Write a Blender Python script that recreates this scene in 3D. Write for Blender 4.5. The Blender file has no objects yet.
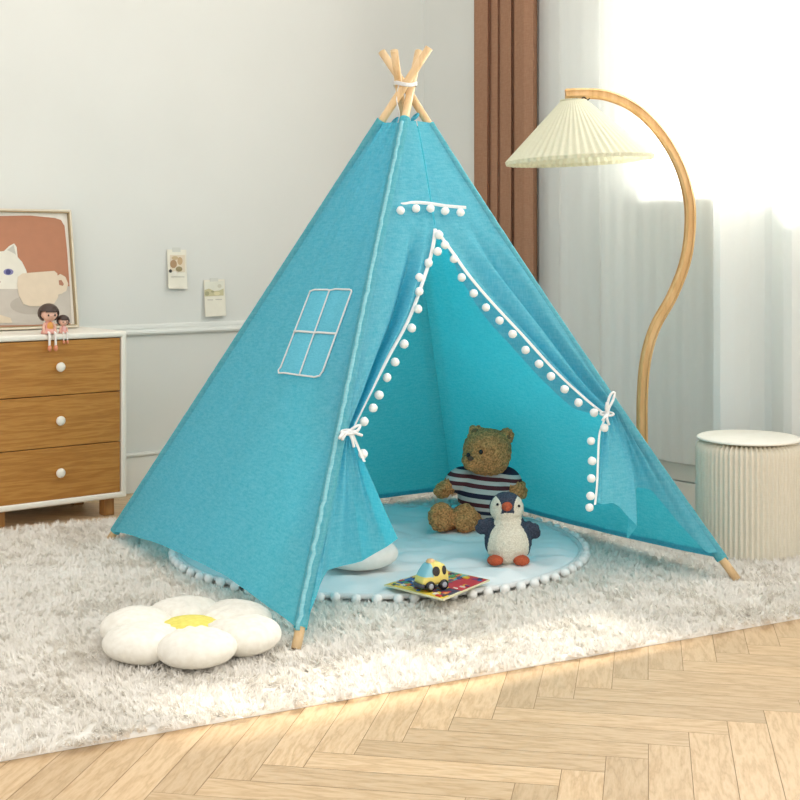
import bpy, bmesh, math, random
import numpy as np
from mathutils import Vector, Matrix, noise
random.seed(7); rng = np.random.default_rng(7)
S = bpy.context.scene; COL = S.collection
F = 1334.0; CX = 400.0; HY = 250.0; PI = math.pi
V = Vector
# ------------------------------------------------------------ measuring (camera stands at 0,0,1 looking +Y)
def P(px, py, Y): return V(((px-CX)/F*Y, Y, 1-(py-HY)/F*Y))
def G(px, py, z=0.0):
    Y = (1-z)*F/(py-HY); return P(px, py, Y)
def RP(px, py, p0, n):
    d = V(((px-CX)/F, 1, -(py-HY)/F)); o = V((0, 0, 1))
    t = (p0-o).dot(n)/d.dot(n); return o+d*t
def lerp(a, b, t): return a+(b-a)*t
def sst(a, b, x):
    t = max(0, min(1, (x-a)/(b-a))); return t*t*(3-2*t)
def interp(pts, t):
    if t <= pts[0][0]: return pts[0][1]
    for (a, va), (b, vb) in zip(pts, pts[1:]):
        if t <= b: return lerp(va, vb, (t-a)/(b-a)) if b > a else vb
    return pts[-1][1]
def smooth_path(pts, n):
    """Catmull-Rom through the points"""
    out = []; m = len(pts)
    for k in range(n+1):
        f = k/n*(m-1); i = min(int(f), m-2); t = f-i
        p0, p1, p2, p3 = pts[max(i-1, 0)], pts[i], pts[i+1], pts[min(i+2, m-1)]
        out.append(0.5*((2*p1)+(p2-p0)*t+(2*p0-5*p1+4*p2-p3)*t*t+(3*p1-p0-3*p2+p3)*t**3))
    return out
# ------------------------------------------------------------ objects
def tag(o, label=None, cat=None, group=None, kind=None):
    if label: o['label'] = label
    if cat: o['category'] = cat
    if group: o['group'] = group
    if kind: o['kind'] = kind
    return o
def thing(name, loc, label, cat, group=None):
    o = bpy.data.objects.new(name, None); COL.objects.link(o); o.location = loc
    o.empty_display_size = .05
    return tag(o, label, cat, group)
ORG = {}
def origin(o):
    v = V((0, 0, 0))
    while o is not None: v += V(o.location); o = o.parent
    return v
def obj(name, verts, faces, mat, parent=None, smooth=True, loc=None, mats=None, midx=None):
    """world-space vertices -> one mesh object; a child keeps its root's origin"""
    base = origin(parent) if parent is not None else (V(loc) if loc is not None else V((0, 0, 0)))
    me = bpy.data.meshes.new(name)
    me.from_pydata([tuple(V(v)-base) for v in verts], [], faces); me.update()
    o = bpy.data.objects.new(name, me); COL.objects.link(o)
    for m in (mats or [mat]): me.materials.append(m)
    if midx: me.polygons.foreach_set('material_index', midx)
    if smooth: me.polygons.foreach_set('use_smooth', [True]*len(me.polygons))
    if parent is not None: o.parent = parent
    elif loc is not None: o.location = loc
    return o
def bmobj(name, bm, mat, parent=None, smooth=True, loc=None, mats=None):
    bm.verts.index_update()
    vs = [v.co.copy() for v in bm.verts]; fs = [[v.index for v in f.verts] for f in bm.faces]
    mi = [f.material_index for f in bm.faces]; bm.free()
    return obj(name, vs, fs, mat, parent, smooth, loc, mats, mi if mats else None)
def grid(fn, nu, nv, wrap=False):
    vs = [fn(i/nu, j/nv) for j in range(nv+1) for i in range(nu+(0 if wrap else 1))]
    w = nu if wrap else nu+1; fs = []
    for j in range(nv):
        for i in range(nu):
            a = j*w+i; b = j*w+(i+1) % w if wrap else j*w+i+1
            fs.append((a, b, b+w, a+w))
    return vs, fs
def join(*parts):
    vs, fs = [], []
    for v, f in parts:
        n = len(vs); vs += list(v); fs += [tuple(i+n for i in q) for q in f]
    return vs, fs
def tube(path, r, seg=10, closed=False, cap=True, sq=None, up=V((0, 0, 1))):
    """r number or list; sq=(w,h) makes a rectangular section with softened corners"""
    n = len(path); vs, fs = [], []
    prev = None
    for i, p in enumerate(path):
        a = path[(i-1) % n] if (closed or i) else path[i]; b = path[(i+1) % n] if (closed or i < n-1) else path[i]
        t = (b-a).normalized()
        if prev is None:
            x = t.cross(up)
            if x.length < 1e-3: x = t.cross(V((1, 0, 0)))
        else: x = prev-t*prev.dot(t)
        x.normalize(); prev = x; y = t.cross(x)
        if sq:
            w, h = sq; c = .22*min(w, h)
            for (sx, sy) in ((1, -1), (1, 1), (-1, 1), (-1, -1)):
                for (dx, dy) in (((0, 1), (1, 0)) if sx*sy < 0 else ((1, 0), (0, 1))):
                    vs.append(p+x*sx*(w/2-c*dx)+y*sy*(h/2-c*dy))
        else:
            rr = r[i] if hasattr(r, '__len__') else r
            for k in range(seg):
                q = 2*PI*k/seg; vs.append(p+x*math.cos(q)*rr+y*math.sin(q)*rr)
    m = 8 if sq else seg
    for i in range(n if closed else n-1):
        for k in range(m):
            a = i*m+k; b = i*m+(k+1) % m; j = ((i+1) % n)*m
            fs.append((a, b, j+(k+1) % m, j+k))
    if cap and not closed:
        fs.append(tuple(range(m))[::-1]); fs.append(tuple((n-1)*m+k for k in range(m)))
    return vs, fs
def box(cx, cy, cz, sx, sy, sz, ax=V((1, 0, 0)), ay=V((0, 1, 0)), az=V((0, 0, 1)), bev=.003, seg=2):
    bm = bmesh.new(); bmesh.ops.create_cube(bm, size=1)
    for v in bm.verts: v.co = V((v.co.x*sx, v.co.y*sy, v.co.z*sz))
    if bev: bmesh.ops.bevel(bm, geom=list(bm.edges), offset=bev, segments=seg, affect='EDGES', profile=.6)
    c = V((cx, cy, cz))
    vs = [c+ax*v.co.x+ay*v.co.y+az*v.co.z for v in bm.verts]; bm.verts.index_update()
    fs = [tuple(v.index for v in f.verts) for f in bm.faces]; bm.free()
    return vs, fs
def ell(c, r, rot=None, nu=24, nv=14, e=1.0):
    R = rot or Matrix.Identity(3)
    def f(u, v):
        th = 2*PI*u; ph = PI*(v-.5)
        s = lambda x: math.copysign(abs(x)**e, x)
        return V(c)+R@V((r[0]*s(math.cos(ph))*s(math.cos(th)), r[1]*s(math.cos(ph))*s(math.sin(th)), r[2]*s(math.sin(ph))))
    return grid(f, nu, nv, wrap=True)
def lathe(prof, c, seg=48, R=None):
    R = R or Matrix.Identity(3); n = len(prof)
    def f(u, v):
        r, z = prof[min(int(round(v*(n-1))), n-1)]
        return V(c)+R@V((r*math.cos(2*PI*u), r*math.sin(2*PI*u), z))
    return grid(f, seg, n-1, wrap=True)
def remesh(parts, voxel, smooth_it=6):
    vs, fs = join(*parts)
    me = bpy.data.meshes.new('tmp'); me.from_pydata([tuple(v) for v in vs], [], fs)
    o = bpy.data.objects.new('tmp', me); COL.objects.link(o)
    m = o.modifiers.new('r', 'REMESH'); m.mode = 'VOXEL'; m.voxel_size = voxel
    if smooth_it:
        s = o.modifiers.new('s', 'SMOOTH'); s.iterations = smooth_it; s.factor = .6
    dg = bpy.context.evaluated_depsgraph_get(); dg.update()
    ev = bpy.data.meshes.new_from_object(o.evaluated_get(dg))
    out = ([v.co.copy() for v in ev.vertices], [tuple(p.vertices) for p in ev.polygons])
    bpy.data.objects.remove(o); bpy.data.meshes.remove(me); bpy.data.meshes.remove(ev)
    return out
def rough(vs, fs, amp, sc):
    me = bpy.data.meshes.new('t'); me.from_pydata([tuple(v) for v in vs], [], fs); me.update()
    out = [v.co+v.normal*amp*noise.noise(v.co*sc) for v in me.vertices]; bpy.data.meshes.remove(me)
    return out, fs
def flatpoly(pts, n, thick):
    """polygon (world points) given a small real thickness along n"""
    k = len(pts); vs = [p for p in pts]+[p+n*thick for p in pts]
    fs = [tuple(range(k)), tuple(range(2*k-1, k-1, -1))]+[(i, (i+1) % k, k+(i+1) % k, k+i) for i in range(k)]
    return vs, fs
# ------------------------------------------------------------ materials
def mat(name, col, rough_=.6, **k):
    m = bpy.data.materials.new(name); m.use_nodes = True; b = m.node_tree.nodes['Principled BSDF']
    b.inputs['Base Color'].default_value = (*col, 1); b.inputs['Roughness'].default_value = rough_
    for kk, v in k.items(): b.inputs[kk].default_value = v
    return m
def N(m, t, **k):
    n = m.node_tree.nodes.new(t)
    for kk, v in k.items(): setattr(n, kk, v)
    return n
def L(m, a, b): m.node_tree.links.new(a, b)
def noise_node(m, scale, detail=4, coord='Object', stretch=(1, 1, 1), rot=(0, 0, 0)):
    tc = N(m, 'ShaderNodeTexCoord'); mp = N(m, 'ShaderNodeMapping'); mp.inputs['Scale'].default_value = stretch
    mp.inputs['Rotation'].default_value = rot
    L(m, tc.outputs[coord], mp.inputs['Vector'])
    nz = N(m, 'ShaderNodeTexNoise'); nz.inputs['Scale'].default_value = scale; nz.inputs['Detail'].default_value = detail
    L(m, mp.outputs[0], nz.inputs['Vector']); return nz
def ramp(m, fac, stops):
    r = N(m, 'ShaderNodeValToRGB'); e = r.color_ramp.elements
    while len(e) < len(stops): e.new(.5)
    for el, (p, c) in zip(e, stops): el.position = p; el.color = (*c, 1)
    L(m, fac, r.inputs[0]); return r
def bump(m, fac, strength, dist=.002):
    b = N(m, 'ShaderNodeBump'); b.inputs['Strength'].default_value = strength; b.inputs['Distance'].default_value = dist
    L(m, fac, b.inputs['Height']); L(m, b.outputs[0], m.node_tree.nodes['Principled BSDF'].inputs['Normal']); return b
def noisy(name, c1, c2, scale, rough_=.8, bs=.3, bd=.002, detail=5, stretch=(1, 1, 1), **k):
    m = mat(name, c1, rough_, **k); nz = noise_node(m, scale, detail, stretch=stretch)
    r = ramp(m, nz.outputs[0], [(.3, c1), (.7, c2)]); L(m, r.outputs[0], m.node_tree.nodes['Principled BSDF'].inputs['Base Color'])
    if bs: bump(m, nz.outputs[0], bs, bd)
    return m
def cloth(name, c1, c2, trans, tcol, scale=260, bs=.35, alpha=0.0):
    """woven cloth: diffuse + light passing through it (+ open weave)"""
    m = bpy.data.materials.new(name); m.use_nodes = True; nt = m.node_tree; nt.nodes.clear()
    out = N(m, 'ShaderNodeOutputMaterial'); nz = noise_node(m, scale, 3)
    n2 = noise_node(m, scale, 2, stretch=(1, 1, .16)); n3 = noise_node(m, scale*.9, 2, stretch=(.16, .16, 1))
    a = N(m, 'ShaderNodeMath', operation='ADD'); L(m, n2.outputs[0], a.inputs[0]); L(m, n3.outputs[0], a.inputs[1])
    h = N(m, 'ShaderNodeMath', operation='MULTIPLY'); h.inputs[1].default_value = .5; L(m, a.outputs[0], h.inputs[0])
    r = ramp(m, h.outputs[0], [(.36, c1), (.64, c2)])
    bp = N(m, 'ShaderNodeBump'); bp.inputs['Strength'].default_value = bs; bp.inputs['Distance'].default_value = .001; L(m, h.outputs[0], bp.inputs['Height'])
    d = N(m, 'ShaderNodeBsdfDiffuse'); L(m, r.outputs[0], d.inputs[0]); L(m, bp.outputs[0], d.inputs['Normal'])
    t = N(m, 'ShaderNodeBsdfTranslucent'); t.inputs[0].default_value = (*tcol, 1)
    mx = N(m, 'ShaderNodeMixShader'); mx.inputs[0].default_value = trans; L(m, d.outputs[0], mx.inputs[1]); L(m, t.outputs[0], mx.inputs[2])
    last = mx
    if alpha:
        tr = N(m, 'ShaderNodeBsdfTransparent'); m2 = N(m, 'ShaderNodeMixShader'); m2.inputs[0].default_value = alpha
        L(m, mx.outputs[0], m2.inputs[1]); L(m, tr.outputs[0], m2.inputs[2]); last = m2
    L(m, last.outputs[0], out.inputs[0]); return m
def wood(name, c1, c2, c3, stretch, scale=1, rough_=.45, coord='Object', bs=.08, rot=(0, 0, 0)):
    m = mat(name, c1, rough_)
    nz = noise_node(m, 3*scale, 6, coord, stretch, rot); nf = noise_node(m, 26*scale, 4, coord, stretch, rot)
    w = N(m, 'ShaderNodeMath', operation='MULTIPLY'); w.inputs[1].default_value = 9.0; L(m, nz.outputs[0], w.inputs[0])
    fr = N(m, 'ShaderNodeMath', operation='PINGPONG'); fr.inputs[1].default_value = 1; L(m, w.outputs[0], fr.inputs[0])
    mx = N(m, 'ShaderNodeMath', operation='MULTIPLY_ADD'); mx.inputs[1].default_value = .55; L(m, fr.outputs[0], mx.inputs[0])
    q = N(m, 'ShaderNodeMath', operation='MULTIPLY'); q.inputs[1].default_value = .6; L(m, nf.outputs[0], q.inputs[0]); L(m, q.outputs[0], mx.inputs[2])
    r = ramp(m, mx.outputs[0], [(.12, c1), (.5, c2), (.9, c3)])
    L(m, r.outputs[0], m.node_tree.nodes['Principled BSDF'].inputs['Base Color'])
    if bs: bump(m, mx.outputs[0], bs, .001)
    return m, r
TEAL1, TEAL2 = (.105, .400, .475), (.225, .565, .630)
M = {}
M['tent'] = cloth('tent_linen', TEAL1, TEAL2, .42, (.04, .72, .95))
M['bind_highlight'] = cloth('seam_binding_and_highlight', (.22, .56, .62), (.34, .68, .74), .2, (.2, .7, .8))  # pale binding cloth; also colours the added edge highlight on pole D
M['patch'] = cloth('window_patch_linen', (.125, .50, .64), (.19, .62, .76), .15, (.06, .5, .66), 420, .8)
M['tape'] = cloth('cotton_tape', (.80, .80, .78), (.90, .90, .88), .15, (.8, .8, .78), 500)
M['pompom'] = noisy('pompom_yarn', (.86, .85, .81), (.94, .93, .90), 260, .95, .35, .002)
M['pole'], _ = wood('pole_pine', (.62, .40, .19), (.74, .51, .27), (.80, .58, .33), (6, 6, .5))
M['lampwood'], _ = wood('lamp_ash', (.60, .35, .13), (.72, .45, .19), (.80, .54, .26), (5, 5, .6))
M['drawer'], _ = wood('drawer_walnut', (.33, .130, .020), (.42, .180, .032), (.50, .235, .048), (1.0, 1.0, 14), rough_=.4)
M['leg'], _ = wood('leg_oak', (.26, .11, .03), (.34, .16, .045), (.42, .21, .07), (8, 8, 1))
M['cream'] = noisy('cream_lacquer', (.80, .75, .65), (.82, .77, .67), 8, .35, 0)
M['wall'] = noisy('wall_paint', (.705, .705, .66), (.725, .725, .68), 3, .85, .05, .001)
M['trim'] = noisy('trim_paint', (.80, .80, .75), (.81, .81, .76), 6, .5, 0)
M['rug'] = cloth('rug_shag', (.82, .77, .69), (.92, .88, .82), .18, (.92, .89, .84), 22, 0)
M['rugbase'] = noisy('rug_backing', (.80, .77, .70), (.86, .83, .77), 60, .95, .4, .004)
M['mat'] = cloth('mat_cotton', (.88, .90, .89), (.91, .92, .91), .05, (.7, .8, .85), 200, .2)
M['bear'] = noisy('bear_plush', (.30, .105, .030), (.95, .45, .16), 150, .95, 1.0, .008)
M['navy'] = noisy('navy_plush', (.018, .025, .045), (.065, .080, .115), 240, .95, .8, .004)
M['milk'] = noisy('cream_plush', (.64, .57, .44), (.88, .82, .68), 240, .95, .8, .004)
M['orange'] = noisy('orange_plush', (.38, .06, .02), (.56, .12, .05), 260, .95, .6, .003)
M['black'] = mat('black_bead', (.008, .008, .010), .15)
M['petal'] = noisy('petal_velour', (.76, .71, .61), (.86, .82, .73), 60, .9, .35, .003)
M['yellow'] = noisy('yellow_velour', (.70, .60, .10), (.82, .72, .17), 90, .9, .3, .003)
M['pillow'] = noisy('pillow_cotton', (.82, .79, .72), (.88, .85, .79), 50, .9, .2, .002)
M['brown'] = cloth('curtain_brown', (.35, .19, .118), (.41, .23, .145), .06, (.25, .12, .06), 220, .3)
M['sheer'] = cloth('curtain_sheer', (.93, .94, .92), (.94, .95, .93), .42, (.93, .95, .93), 160, .0, alpha=.08)
M['shade'] = cloth('shade_linen', (.76, .74, .57), (.82, .80, .64), .30, (.86, .82, .60), 300, .1)
M['paper'] = cloth('kraft_paper', (.80, .74, .60), (.86, .80, .67), .12, (.8, .7, .5), 300, .1)
M['lid'] = noisy('stool_lid', (.84, .81, .71), (.88, .85, .76), 20, .6, 0)
M['metal'] = mat('dark_metal', (.03, .03, .03), .3, Metallic=1.0)
M['gold'] = mat('dull_gold_edge', (.36, .27, .15), .35, Metallic=.5)
M['skin'] = mat('doll_skin', (.80, .46, .34), .35)
M['hair'] = mat('doll_hair', (.055, .028, .018), .35)
M['dress'] = mat('doll_dress_pink', (.72, .34, .28), .4)
M['ochre'] = mat('doll_bib_orange', (.75, .33, .07), .4)
M['sock'] = mat('doll_stocking_white', (.85, .80, .74), .4)
M['shoe'] = mat('doll_shoe_coral', (.72, .28, .16), .4)
def flatm(name, c, r=.7): 
    if name not in M: M[name] = noisy(name, c, tuple(min(1, x*1.06) for x in c), 30, r, 0)
    return M[name]
# glass
g = bpy.data.materials.new('window_glass'); g.use_nodes = True; g.node_tree.nodes.clear()
o_ = N(g, 'ShaderNodeOutputMaterial'); tr = N(g, 'ShaderNodeBsdfTransparent'); gl = N(g, 'ShaderNodeBsdfGlossy'); gl.inputs['Roughness'].default_value = .02
fr = N(g, 'ShaderNodeFresnel'); fr.inputs[0].default_value = 1.45; mx = N(g, 'ShaderNodeMixShader')
L(g, fr.outputs[0], mx.inputs[0]); L(g, tr.outputs[0], mx.inputs[1]); L(g, gl.outputs[0], mx.inputs[2]); L(g, mx.outputs[0], o_.inputs[0]); M['glass'] = g
# ------------------------------------------------------------ room
U = V((.787, .617, 0)).normalized(); NI = V((-U.y, U.x, 0))      # left wall runs along U, NI points into it
W0 = V((-1.278, 5.354, 0)); TC = 1.771; CORNER = W0+U*TC
R1 = V((U.y, -U.x, 0))                                           # right wall runs along R1 from the corner
IN = -U                                                          # inward normal of the right wall
def wl(t, off, z): return W0+U*t-NI*off+V((0, 0, z))             # off = distance into the room
def wr(s, off, z): return CORNER+R1*s+IN*off+V((0, 0, z))
def s_at(px, off):
    r = (px-CX)/F; a = CORNER+IN*off
    return (r*a.y-a.x)/(R1.x-r*R1.y)
ZT = 4.4  # unseen upper wall height, raised to stop sun coming over the top
def slab(fn, a0, a1, z0, z1, th, off=0, bev=0.0):
    vs = [fn(a, o, z) for z in (z0, z1) for (a, o) in ((a0, off), (a1, off), (a1, off+th), (a0, off+th))]
    fs = [(0, 1, 2, 3), (4, 7, 6, 5), (0, 4, 5, 1), (1, 5, 6, 2), (2, 6, 7, 3), (3, 7, 4, 0)]
    if bev:
        bm = bmesh.new(); vv = [bm.verts.new(v) for v in vs]
        for f in fs: bm.faces.new([vv[i] for i in f])
        bmesh.ops.recalc_face_normals(bm, faces=bm.faces)
        bmesh.ops.bevel(bm, geom=list(bm.edges), offset=bev, segments=2, affect='EDGES'); bm.verts.index_update()
        vs = [v.co.copy() for v in bm.verts]; fs = [tuple(v.index for v in f.verts) for f in bm.faces]; bm.free()
    return vs, fs
def struct(o): return tag(o, kind='structure')
struct(obj('wall_left', *slab(wl, -1.9, TC+.1, 0, ZT, -.1), M['wall'], smooth=False))
WS0, WS1, WZ0, WZ1 = 1.40, 3.0, 1.22, 2.50
struct(obj('wall_right', *join(slab(wr, 0, WS0, 0, ZT, -.1), slab(wr, WS1, 3.9, 0, ZT, -.1), slab(wr, WS0, WS1, 0, WZ0, -.1), slab(wr, WS0, WS1, WZ1, ZT, -.1)), M['wall'], smooth=False))
struct(obj('baseboard_left', *join(slab(wl, -1.9, TC, 0, .150, .014, 0, .003), slab(wl, -1.9, TC, .150, .166, .022, 0, .005)), M['trim'], smooth=False))
struct(obj('baseboard_right', *join(slab(wr, 0.022, 3.6, 0, .100, .018, 0, .003), slab(wr, .022, 3.6, .104, .166, .014, 0, .003)), M['trim'], smooth=False))
struct(obj('trim_1', *join(slab(wl, -1.9, TC, .650, .672, .020, 0, .006), slab(wl, -1.9, TC, .672, .694, .011, 0, .004)), M['trim'], smooth=False))
# window in the right wall
wf = []
for (a, b) in ((WS0, WS0+.05), (WS0+.60, WS0+.65), (WS0+1.18, WS0+1.23), (WS1-.05, WS1)): wf.append(slab(wr, a, b, WZ0, WZ1, -.06, -.02, .004))
for (a, b) in ((WZ0, WZ0+.05), (WZ1-.05, WZ1)): wf.append(slab(wr, WS0, WS1, a, b, -.055, -.022, .004))
win = struct(obj('window_1', *join(*wf), M['trim'], smooth=False))
obj('window_sill', *slab(wr, WS0-.04, WS1+.04, WZ0-.03, WZ0+.002, .14, -.10, .006), M['trim'], win, smooth=False)
obj('window_pane', *slab(wr, WS0+.02, WS1-.02, WZ0+.02, WZ1-.02, -.006, -.045), M['glass'], win, smooth=False)
# floor: herringbone oak boards, each with its own tone and grain
def make_floor():
    w = .082; n = 6; ang = math.radians(-10.5); ca, sa = math.cos(ang), math.sin(ang); ox, oy = .41, 1.3
    vs, fs, uv, tone = [], [], [], []
    def board(x, y, sx, sy, vert):
        gx = .0007/w
        c = [(x+gx, y+gx), (x+sx-gx, y+gx), (x+sx-gx, y+sy-gx), (x+gx, y+sy-gx)]
        P2 = [((a*w)*ca-(b*w)*sa+ox, (a*w)*sa+(b*w)*ca+oy) for a, b in c]
        if not any(-3.2 < p[0] < 3.2 and .9 < p[1] < 7.6 for p in P2): return
        k = len(vs); vs.extend([(p[0], p[1], 0) for p in P2]); fs.append((k, k+1, k+2, k+3))
        ru, rv = random.random()*40, random.random()*40
        q = [(0, 0), (sx*w, 0), (sx*w, sy*w), (0, sy*w)]
        uv.extend([(a+ru, b+rv) if not vert else (b+ru, a+rv) for a, b in q]); tone.append(random.random())
    for j in range(-60, 110):
        for q in range(-12, 12): board(j+2*n*q, j, n, 1, False); board(j, j-2*n+1+2*n*q, 1, n, True)
    me = bpy.data.meshes.new('floor'); me.from_pydata(vs, [], fs)
    ul = me.uv_layers.new(name='UVMap'); ul.data.foreach_set('uv', np.array(uv, dtype=np.float32).ravel())
    at = me.attributes.new('tone', 'FLOAT', 'FACE'); at.data.foreach_set('value', tone)
    o = bpy.data.objects.new('floor', me); COL.objects.link(o); struct(o)
    m, r = wood('oak_parquet', (.52, .335, .170), (.64, .44, .245), (.71, .51, .305), (1.6, 9, 1), 1.3, .38, 'UV', .05)
    a = N(m, 'ShaderNodeAttribute', attribute_name='tone'); hs = N(m, 'ShaderNodeHueSaturation')
    mr = N(m, 'ShaderNodeMapRange'); mr.inputs['To Min'].default_value = .86; mr.inputs['To Max'].default_value = 1.12
    L(m, a.outputs['Fac'], mr.inputs[0]); L(m, mr.outputs[0], hs.inputs['Value']); L(m, r.outputs[0], hs.inputs['Color'])
    L(m, hs.outputs[0], m.node_tree.nodes['Principled BSDF'].inputs['Base Color']); me.materials.append(m)
    # the dark joints between boards
    b, f = slab(lambda a_, o2, z: V((a_, o2, z)), -3.4, 3.4, -.05, -.0012, 7.6, .6)
    jo = obj('floor_joints', b, f, flatm('joint_brown', (.34, .21, .11)), o, smooth=False)
    return o
make_floor()
# ------------------------------------------------------------ rug
E1 = V((.879, .476, 0)).normalized(); E2 = V((-E1.y, E1.x, 0))
RA0, RA1, RB0, RB1 = .40, 3.24, 2.64, 4.80
MATC = V((-.066, 4.40, 0)); MATR = .655
def make_rug():
    def bf(u, v):
        a = lerp(RA0+.022, RA1-.022, u); b = lerp(RB0+.022, RB1-.022, v); p = E1*a+E2*b
        return V((p.x, p.y, .010+.003*noise.noise(p*14)))
    b, f = grid(bf, 90, 70)
    n = len(b); rim = [i for i in range(91)]+[91*j+90 for j in range(1, 71)]+[91*70+i for i in range(89, -1, -1)]+[91*j for j in range(69, 0, -1)]
    for i in rim: b.append(V((b[i].x, b[i].y, .0005)))
    for k in range(len(rim)): f.append((rim[(k+1) % len(rim)], rim[k], n+k, n+(k+1) % len(rim)))
    rug = obj('shag_rug', b, f, M['rugbase'])
    tag(rug, 'large off-white shaggy rug on the parquet floor under the tent', 'rug')
    nc = 52000; per = 8; n = nc*per
    ca = rng.uniform(RA0, RA1, nc); cb = rng.uniform(RB0, RB1, nc)
    cx = ca*E1.x+cb*E2.x; cy = ca*E1.y+cb*E2.y
    ln = np.array([noise.noise(V((x*3.2, y*3.2, 5.))) for x, y in zip(cx, cy)]); l2 = np.array([noise.noise(V((x*9, y*9, 9.))) for x, y in zip(cx, cy)])
    cd = rng.uniform(0, 2*np.pi, nc)*.55+ln*5+l2*3; lean = rng.uniform(.45, 1.15, nc)
    R = lambda a: np.repeat(a, per)
    r = rng.uniform(0, .006, n); th = rng.uniform(0, 2*np.pi, n)
    x = R(cx)+r*np.cos(th); y = R(cy)+r*np.sin(th)
    d = R(cd)+rng.normal(0, .38, n); le = R(lean)+rng.normal(0, .2, n); Lh = rng.uniform(.015, .027, n)
    inmat = (x-MATC.x)**2+(y-MATC.y)**2 < (MATR+.035)**2
    Lh = np.where(inmat, .007, Lh)
    for ft_ in (G(296, 654), G(110, 543), G(737, 584)): Lh = np.where((x-ft_.x)**2+(y-ft_.y+.012)**2 < .026**2, .008, Lh)
    w = rng.uniform(.0006, .0012, n)
    sx, sy = -np.sin(d), np.cos(d)
    tw = rng.uniform(-.6, .6, n)
    vs = np.zeros((n, 5, 3), dtype=np.float32)
    z0 = .009
    def pt(k, s):      # position along a drooping strand
        a1 = le*.5*s; hx = Lh*s*np.sin(le*(.55+.55*s)); hz = Lh*s*np.cos(le*(.55+.55*s))
        return x+np.cos(d)*hx, y+np.sin(d)*hx, z0+np.maximum(hz, .002)
    for k, (s, ws) in enumerate(((0, 1), (.55, .9))):
        px, py, pz = pt(k, s)
        for q, sg in enumerate((-1, 1)):
            vs[:, k*2+q, 0] = px+sg*w*ws*sx; vs[:, k*2+q, 1] = py+sg*w*ws*sy; vs[:, k*2+q, 2] = pz+sg*w*ws*tw
    px, py, pz = pt(2, 1.0); vs[:, 4, 0] = px; vs[:, 4, 1] = py; vs[:, 4, 2] = pz
    base = (np.arange(n)*5)[:, None]
    quads = (base+np.array([[0, 1, 3, 2]])); tris = (base+np.array([[2, 3, 4]]))
    me = bpy.data.meshes.new('rug_pile'); me.vertices.add(n*5); me.vertices.foreach_set('co', vs.ravel())
    loops = np.concatenate([quads, tris], axis=1).ravel().astype(np.int32)
    me.loops.add(len(loops)); me.loops.foreach_set('vertex_index', loops)
    me.polygons.add(2*n)
    st = (np.arange(n)*7)[:, None]+np.array([[0, 4]]); me.polygons.foreach_set('loop_start', st.ravel().astype(np.int32))
    me.polygons.foreach_set('use_smooth', np.ones(2*n, dtype=bool))
    me.update(calc_edges=True); me.materials.append(M['rug'])
    o = bpy.data.objects.new('rug_pile', me); COL.objects.link(o); o.parent = rug; tag(o, kind='stuff')
make_rug()
# ------------------------------------------------------------ pompom master mesh
def pompom_mesh():
    bm = bmesh.new(); bmesh.ops.create_icosphere(bm, subdivisions=3, radius=1)
    for v in bm.verts: v.co *= 1+.10*noise.noise(v.co*4.5)+.05*noise.noise(v.co*11)
    me = bpy.data.meshes.new('pompom'); bm.to_mesh(me); bm.free(); me.materials.append(M['pompom'])
    me.polygons.foreach_set('use_smooth', [True]*len(me.polygons)); return me
POM = pompom_mesh()
def pompom(p, r, parent):
    o = bpy.data.objects.new('pompom', POM); COL.objects.link(o); o.parent = parent
    o.location = V(p)-origin(parent); o.scale = (r*random.uniform(.95, 1.05), r*random.uniform(.95, 1.05), r*random.uniform(.92, 1.05))
    o.rotation_euler = (random.random()*6, random.random()*6, random.random()*6); return o
# ------------------------------------------------------------ tent
FA, FB, FC, FD = G(296, 654), G(110, 543), G(454, 500), G(737, 584)
for p in (FA, FB, FC, FD): p.z = .013
CT = (FA+FB+FC+FD)/4
tent = thing('play_tent', (CT.x, CT.y, .012), 'turquoise linen teepee play tent with four wooden poles on the shaggy rug', 'tent')
XA, XB, XC, XD = P(411.8, 85, 4.315), P(405, 85, 4.255), P(398.8, 85, 4.29), P(405.5, 87, 4.345)
TIP = {'A': (419.5, 48), 'B': (427, 49), 'C': (394, 54), 'D': (385, 48)}
bow = {'A': 0.0, 'B': 0.0, 'C': 0.0, 'D': .020}
FT = {'A': FA, 'B': FB, 'C': FC, 'D': FD}; XX = {'A': XA, 'B': XB, 'C': XC, 'D': XD}
def pole(k, z):
    """centre of a pole at height z"""
    a, b = FT[k], XX[k]; t = (z-a.z)/(b.z-a.z); p = lerp(a, b, t)
    if 0 < t < 1 and bow[k]: q = (CT-p); q.z = 0; p = p+q.normalized()*bow[k]*4*t*(1-t)
    return p
for k in 'ABCD':
    a, b = FT[k], XX[k]
    zt = b.z+(85-TIP[k][1])/F*4.3
    path = [pole(k, lerp(a.z, zt, i/24)) for i in range(25)]
    o = obj('pole', *tube(path, .0128, 14), M['pole'], tent)
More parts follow.
